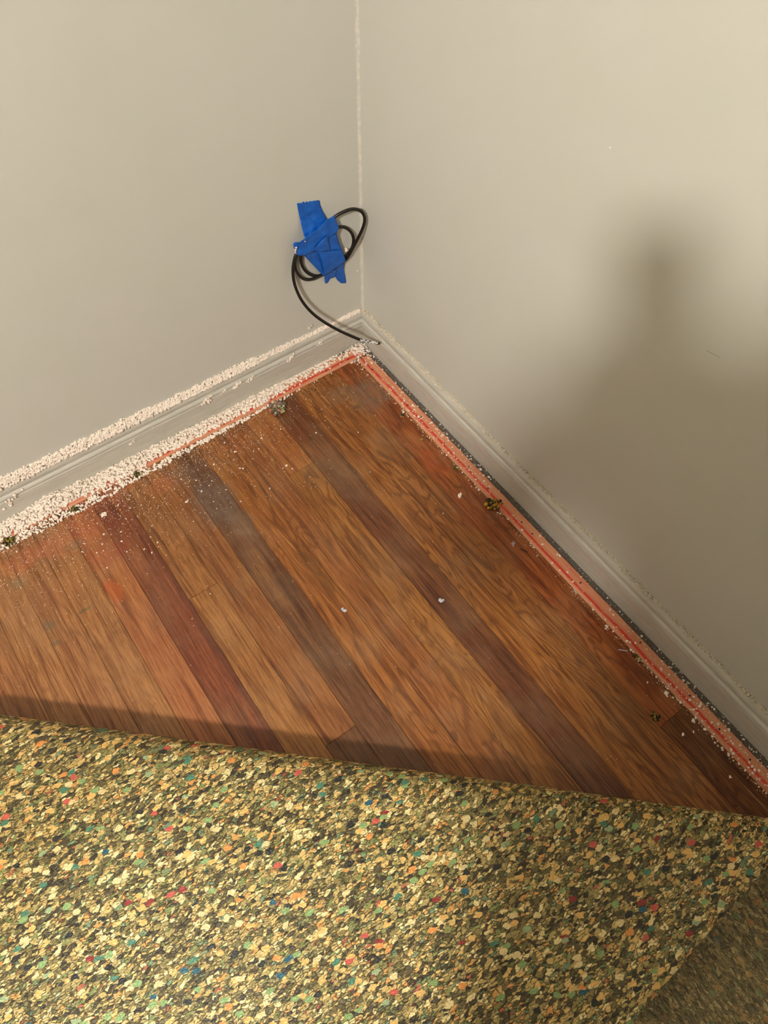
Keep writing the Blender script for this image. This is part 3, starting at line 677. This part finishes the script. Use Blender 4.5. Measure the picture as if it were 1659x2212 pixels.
# ------------------------------------------------------------------ blue tape
tape = tag(empty('blue_tape', wl(690, 520, 0)), 'crumpled bright blue masking tape holding the cable coil on the wall', 'tape')
def ribbon(A, B, seed, m=14, sub=6, torn=(0, 0), wr_=.0012, thick=.00035):
    # A and B: the two long edges [(x,y,depth)] in measured positions
    def dens(E):
        out = []
        for i in range(len(E)-1):
            for k in range(sub):
                q = k/sub; out.append([E[i][c]*(1-q)+E[i+1][c]*q for c in range(3)])
        out.append(list(E[-1])); return out
    A, B = dens(A), dens(B); n = len(A); v, f = [], []
    for i in range(n):
        for j in range(m+1):
            q = j/m; x = A[i][0]*(1-q)+B[i][0]*q; y = A[i][1]*(1-q)+B[i][1]*q; d = A[i][2]*(1-q)+B[i][2]*q
            if i in (0, n-1) and torn[0 if i == 0 else 1]:
                tt = torn[0 if i == 0 else 1]; nx = A[min(n-1, i+1)][1]-A[max(0, i-1)][1]; y += tt*mnoise.noise(Vector((j*.9, seed, 2)))
                x += tt*.4*mnoise.noise(Vector((j*1.1, seed, 7)))
            w1 = mnoise.noise(Vector((x*.012, y*.012, seed))); w2 = abs(mnoise.noise(Vector((x*.006+y*.004, y*.012-x*.009, seed+5))))
            d2 = d+wr_*(w1+1.6*w2)*min(1, d/.003)
            v.append(wl(*k8(x, y), max(.0004, d2)))
    for i in range(n-1):
        for j in range(m):
            q = i*(m+1)+j; f.append((q, q+1, q+m+2, q+m+1))
    o = mkobj('tape_strip', v, f, M_TAPE, smooth=True); put(o, tape)
    s = o.modifiers.new('thickness', 'SOLIDIFY'); s.thickness = thick; s.offset = 0
    return o
# upper strip, stuck flat at the top and rising over the cable
ribbon([(178, 160, .0008), (203, 300, .001), (235, 450, .003), (268, 600, .007), (300, 720, .012), (345, 850, .015)],
       [(583, 100, .0008), (598, 190, .001), (640, 300, .002), (700, 420, .006), (745, 500, .010), (720, 620, .014)], 1, torn=(26, 0))
# lower forked tail
ribbon([(1040, 1200, .008), (1015, 1340, .004), (1040, 1450, .002), (1060, 1560, .001), (1052, 1592, .001)],
       [(860, 1250, .009), (840, 1400, .004), (860, 1470, .002), (900, 1535, .001), (968, 1592, .001)], 2, m=8)
ribbon([(900, 1330, .008), (880, 1420, .004), (835, 1495, .002), (780, 1500, .0015), (722, 1592, .001)],
       [(700, 1400, .009), (690, 1450, .005), (668, 1490, .002), (676, 1550, .0015), (688, 1596, .001)], 3, m=8)
# main lower strip
ribbon([(470, 700, .012), (330, 880, .014), (290, 1000, .015), (310, 1100, .014), (470, 1270, .012), (655, 1468, .011)],
       [(880, 640, .015), (890, 700, .015), (930, 850, .014), (975, 960, .014), (1040, 1140, .014), (1055, 1200, .013)], 4, m=18, wr_=.002)
# fold on the main strip
ribbon([(540, 1030, .0165), (580, 1080, .017), (620, 1200, .017), (655, 1330, .016), (665, 1462, .0135)],
       [(985, 1000, .0165), (1000, 1050, .017), (1025, 1110, .017), (1045, 1160, .016), (1052, 1196, .0145)], 5, m=12, wr_=.001)
# diagonal strip over the coil
ribbon([(200, 880, .018), (250, 835, .020), (345, 770, .020), (560, 615, .019), (730, 440, .018), (790, 410, .018), (850, 378, .017)],
       [(165, 1075, .016), (230, 1100, .018), (300, 1105, .018), (560, 1000, .0185), (770, 760, .019), (890, 690, .018), (932, 590, .017)], 6, m=14, torn=(10, 14), wr_=.0016)
# small triangular flap
ribbon([(470, 1000, .0205), (560, 900, .0215), (650, 800, .0215), (730, 735, .0200)],
       [(600, 1032, .0200), (680, 1015, .0210), (778, 1005, .0205), (745, 900, .0195)], 7, m=8, wr_=.0008)
# knob wrapped at the left
ribbon([(108, 900, .012), (120, 862, .017), (165, 850, .019), (215, 860, .019)],
       [(125, 975, .012), (140, 985, .016), (180, 970, .018), (215, 960, .018)], 8, m=6)
for q, s, l in [((158, 962), .0042, 'white plaster bit stuck at the left end of the blue tape'), ((152, 1040), .0030, 'white paint smear just below the plaster bit on the tape end'),
                ((322, 840), .0020, 'tiny white speck on the light blue fold of the tape')]:
    p = wl(*k8(*q), .0225); o = crumbs('plaster_bit', [(random.uniform(-1, 1)*s*.3, random.uniform(-1, 1)*s*.2, random.uniform(-1, 1)*s*.7) for _ in range(6)], [s*.36]*6, M_PLASTER); o.location = p; tag(o, l, 'plaster crumb')
p = wl(*k8(1060, 1000), .014); o = crumbs('plaster_clump', [(random.gauss(0, .0022), random.gauss(0, .001), random.gauss(0, .0026)) for _ in range(14)], [.0017]*14, M_PLASTER); o.location = p
tag(o, 'white plaster clump caught between tape and cable loop', 'plaster clump')

# ------------------------------------------------------------------ folded carpet pad
E_, N_, RF, APP, CC = PAD_E, PAD_N, PAD_RF, PAD_APP, PAD_CC
def srange(vv_):
    lo, hi = -9, 9
    for nrm, lim in ((Vector((1, 0, 0)), -.058), (Vector((0, 1, 0)), -.058)):      # n.p <= lim
        a_ = nrm.dot(E_); b_ = lim-nrm.dot(N_)*vv_
        if a_ > 0: hi = min(hi, b_/a_)
        else: lo = max(lo, b_/a_)
    for nrm, lim in ((Vector((-1, 0, 0)), -RX-.04), (Vector((0, -1, 0)), -RY-.04)):
        a_ = nrm.dot(E_); b_ = lim-nrm.dot(N_)*vv_
        if a_ > 0: hi = min(hi, b_/a_)
        else: lo = max(lo, b_/a_)
    return lo, hi
vmax = max(0, (Vector((-.058, -.058, 0))).dot(N_))
vmin = Vector((-RX-.04, -RY-.04, 0)).dot(N_)*-1+.01
vlist = list(np.arange(vmin, CC-.3, .08))+list(np.arange(CC-.3, CC, .02))+list(CC+np.linspace(0, math.pi*RF, 22))+list(np.arange(CC+math.pi*RF+.008, vmax-.002, .011))+[vmax-.001]
SEG = 150; pv, pf, puv = [], [], []
for v_ in vlist:
    lo, hi = srange(v_)
    for i in range(SEG+1):
        s_ = lo+(hi-lo)*i/SEG
        if v_ > CC+math.pi*RF and i == SEG: s_ += .0035*mnoise.noise(Vector((v_*70, 1, 1)))+.004*mnoise.noise(Vector((v_*18, 4, 1)))
        lump = .004*mnoise.noise(Vector((s_*3, v_*3, 0)))
        R_ = RF*(1+.03*mnoise.noise(Vector((s_*4, 0, 4))))
        if v_ <= CC: t_, z = v_, .0095
        elif v_ <= CC+math.pi*RF:
            an = (v_-CC)/RF; t_ = CC+R_*math.sin(an); z = .0095+(R_-.0047)*(1-math.cos(an))
        else:
            w_ = v_-CC-math.pi*RF; t_ = CC-w_; z0 = .0095+(R_-.0047)*2
            z = .024+(z0-.024)*math.exp(-(w_/.30)**2)+lump*min(1, w_/.05)*1.5
            z += .006*math.sin(s_*6+1)*min(1, w_/.1)
        pos = E_*s_+N_*t_; pv.append((pos.x, pos.y, z)); puv.append((s_, v_))
for j in range(len(vlist)-1):
    for i in range(SEG):
        q = j*(SEG+1)+i; pf.append((q, q+1, q+SEG+2, q+SEG+1))
pad = mkobj('carpet_pad', pv, pf, M_PAD, smooth=True)
uvl = pad.data.uv_layers.new(name='sheet'); li = np.zeros(len(pad.data.loops), 'i'); pad.data.loops.foreach_get('vertex_index', li)
uvl.data.foreach_set('uv', np.array(puv, 'f')[li].ravel())
sm = pad.modifiers.new('thickness', 'SOLIDIFY'); sm.thickness = .009; sm.offset = 1 if False else -1
tag(pad, 'multicoloured rebond foam carpet pad, its corner folded back over itself', 'carpet pad')

# ------------------------------------------------------------------ the photographer, whose shadow falls into the corner
FA, FB = Vector((CF.x, CF.y, 0)).normalized(), Vector((CF.y, -CF.x, 0)).normalized()
def pp(f, r, z): q = CAM+FA*f+FB*r; return Vector((q.x, q.y, z))
def skin(name, V, Ed, mat, parent, root=0, sub=2):
    keys = list(V); bm_me = bpy.data.meshes.new(name); bm_me.from_pydata([tuple(V[k][0]) for k in keys], [(keys.index(a), keys.index(b)) for a, b in Ed], [])
    o = bpy.data.objects.new(name, bm_me); COL.objects.link(o); bm_me.materials.append(mat)
    o.modifiers.new('skin', 'SKIN'); m = o.modifiers.new('sub', 'SUBSURF'); m.levels = m.render_levels = sub
    if not bm_me.skin_vertices: bpy.context.view_layer.objects.active = o
    for i, k in enumerate(keys):
        r_ = V[k][1]; sv = bm_me.skin_vertices[0].data[i]; sv.radius = r_ if isinstance(r_, tuple) else (r_, r_); sv.use_root = (i == root)
    o.modifiers['skin'].use_smooth_shade = True
    return put(o, parent)
PC = CAM-CU*.058+CR*.014-CF*.013      # centre of the phone
phone = tag(empty('phone', PC), 'dark phone held over the corner in both hands', 'phone')
def obox(name, c, hx, hy, hz, mat, parent):
    v = [c+CR*(sx*hx)+CU*(sy*hy)+CF*(sz*hz) for sz in (-1, 1) for sy in (-1, 1) for sx in (-1, 1)]
    f = [(0, 2, 3, 1), (4, 5, 7, 6), (0, 1, 5, 4), (2, 6, 7, 3), (0, 4, 6, 2), (1, 3, 7, 5)]
    o = put(mkobj(name, v, f, mat), parent); b = o.modifiers.new('bevel', 'BEVEL'); b.width = min(hz*.9, .006); b.segments = 3; return o
obox('phone_body', PC, .0375, .074, .0038, m_plain('phone_shell', (40, 42, 48), .3), phone)
obox('screen', PC-CF*.0042, .035, .071, .0004, m_plain('phone_glass', (18, 18, 20), .1), phone)
M_SKIN = m_plain('skin', (214, 164, 138), .5, .4, 300, .1); M_SHIRT = m_plain('shirt_cotton', (72, 84, 104), .9, .2, 500, .4)
M_JEAN = m_plain('denim', (48, 58, 80), .9, .2, 700, .4); M_HAIR = m_plain('hair', (62, 44, 30), .6, .3, 400, .8); M_SHOE = m_plain('shoe_rubber', (60, 60, 62), .7, .3)
per = tag(empty('person', pp(-.60, 0, .0095)), 'person in blue grey shirt and jeans bending forward and holding a phone', 'person')
B, Ed = {}, []
def bv(k, p, r_, *to):
    B[k] = (p, r_)
    for q in to: Ed.append((k, q))
bv('pelvis', pp(-.52, .05, .94), (.14, .12)); bv('spine', pp(-.47, .05, 1.09), (.135, .115), 'pelvis'); bv('chest', pp(-.40, .05, 1.25), (.15, .12), 'spine')
bv('neck', pp(-.32, .05, 1.38), .052, 'chest'); bv('jaw', pp(-.265, .05, 1.435), .062, 'neck'); bv('face', pp(-.255, .05, 1.49), (.078, .085), 'jaw'); bv('crown', pp(-.28, .05, 1.55), (.07, .08), 'face')
bv('nose', pp(-.172, .05, 1.458), .010, 'face')
for s_, n_ in ((-1, 'l'), (1, 'r')):
    bv('sh'+n_, pp(-.37, .165*s_+.04, 1.31), .052, 'chest'); bv('up'+n_, pp(-.35, .195*s_+.03, 1.18), .044, 'sh'+n_); bv('el'+n_, pp(-.31, .195*s_+.02, 1.04), .038, 'up'+n_)
    wrist = PC+CR*(.078*s_)-CU*.105-CF*.004; palm = PC+CR*(.060*s_)-CU*.055-CF*.004
    bv('fo'+n_, B['el'+n_][0].lerp(wrist, .4), .036, 'el'+n_); bv('wr'+n_, wrist, .023, 'fo'+n_); bv('pa'+n_, palm, (.026, .018), 'wr'+n_)
    for i, (L_, rr) in enumerate(((.030, .0085), (.034, .0088), (.032, .0085), (.026, .0075))):
        o_ = CU*(.030-.019*i)
        bv('k%d'%i+n_, palm+o_+CR*(-.004*s_)+CF*.010, rr, 'pa'+n_); bv('m%d'%i+n_, PC+CR*(.036*s_)-CU*.055+o_+CF*.0145, rr*.95, 'k%d'%i+n_)
        bv('t%d'%i+n_, PC+CR*((.036-L_)*s_)-CU*.055+o_+CF*.0135, rr*.85, 'm%d'%i+n_)
    bv('th'+n_, palm-CR*(.006*s_)-CU*.006-CF*.016, .011, 'pa'+n_); bv('tt'+n_, PC+CR*(.026*s_)-CU*.028-CF*.013, .009, 'th'+n_)
    bv('hip'+n_, pp(-.53, .05+.09*s_, .86), .092, 'pelvis'); bv('kn'+n_, pp(-.53, .05+.10*s_, .49), .058, 'hip'+n_); bv('ca'+n_, pp(-.57, .05+.10*s_, .34), .056, 'kn'+n_)
    bv('an'+n_, pp(-.62, .05+.10*s_, .10), .038, 'ca'+n_); bv('to'+n_, pp(-.50, .05+.12*s_, .050), .034, 'an'+n_)
skin('body', B, Ed, M_SKIN, per)
def cloth(name, keys, grow, mat, ext={}):
    V = {k: (ext.get(k, B[k][0]), tuple(x+grow for x in (B[k][1] if isinstance(B[k][1], tuple) else (B[k][1],)*2))) for k in keys}
    return skin(name, V, [(a, b) for a, b in Ed if a in V and b in V], mat, per)
cloth('shirt', ['pelvis', 'spine', 'chest', 'shl', 'upl', 'ell', 'fol', 'shr', 'upr', 'elr', 'for'], .014, M_SHIRT)
cloth('trousers', ['pelvis', 'hipl', 'knl', 'cal', 'anl', 'hipr', 'knr', 'car', 'anr'], .012, M_JEAN)
cloth('hair', ['face', 'crown'], .008, M_HAIR, {'face': pp(-.295, .05, 1.485), 'crown': pp(-.295, .05, 1.555)})
for s_, n_ in ((-1, 'l'), (1, 'r')):
    skin('shoe', {'h': (pp(-.64, .05+.10*s_, .055), .044), 'm': (pp(-.55, .05+.11*s_, .055), .045), 't': (pp(-.47, .05+.12*s_, .050), .038)}, [('h', 'm'), ('m', 't')], M_SHOE, per)
    v, f = lathe([(.0005, .011), (.008, .0085), (.011, .0), (.008, -.0085), (.0005, -.011)], 0, 0, 12); e_ = pp(-.178, .05+.030*s_, 1.485)
    put(mkobj('eye', [Vector(q)+e_ for q in v], f, m_plain('eye_white', (230, 228, 222), .2), smooth=True), per)

# ------------------------------------------------------------------ cool spot lamp, added out of view to light a pale streak on the pad
SP = Vector((-2.95, -.90, 1.25)); AIM = Vector((-.86, -.82, .06)); DV = (AIM-SP).normalized()
fl_ = tag(empty('added_lamp', (SP.x, SP.y, .0095)), 'added unseen lamp with a small cool spot head lighting a streak on the pad', 'lamp')
M_LM = m_plain('lamp_black', (40, 40, 42), .4, .5)
v, f = lathe([(.001, .012), (.12, .012), (.12, .024), (.02, .034), (.009, .06), (.009, SP.z-.05), (.001, SP.z-.05)], SP.x-.05, SP.y); put(mkobj('added_lamp_stand', v, f, M_LM, smooth=True), fl_)
q = DV.to_track_quat('Z', 'Y')
v, f = lathe([(.001, -.09), (.022, -.09), (.034, -.02), (.036, .0), (.032, .0), (.028, -.02), (.001, -.03)], 0, 0, 24)
put(mkobj('added_lamp_head', [q @ Vector(p)+SP for p in v], f, M_LM, smooth=True), fl_)
ld = bpy.data.lights.new('added_spot_beam', 'SPOT'); ld.energy = 180.0; ld.color = (.72, .86, 1.0); ld.spot_size = math.radians(13); ld.spot_blend = 1.0; ld.shadow_soft_size = .02
lo = bpy.data.objects.new('added_spot_beam', ld); COL.objects.link(lo); lo.rotation_mode = 'QUATERNION'; lo.rotation_quaternion = DV.to_track_quat('-Z', 'Y'); lo.parent = fl_; lo.location = SP+DV*.004-Vector(fl_.location)
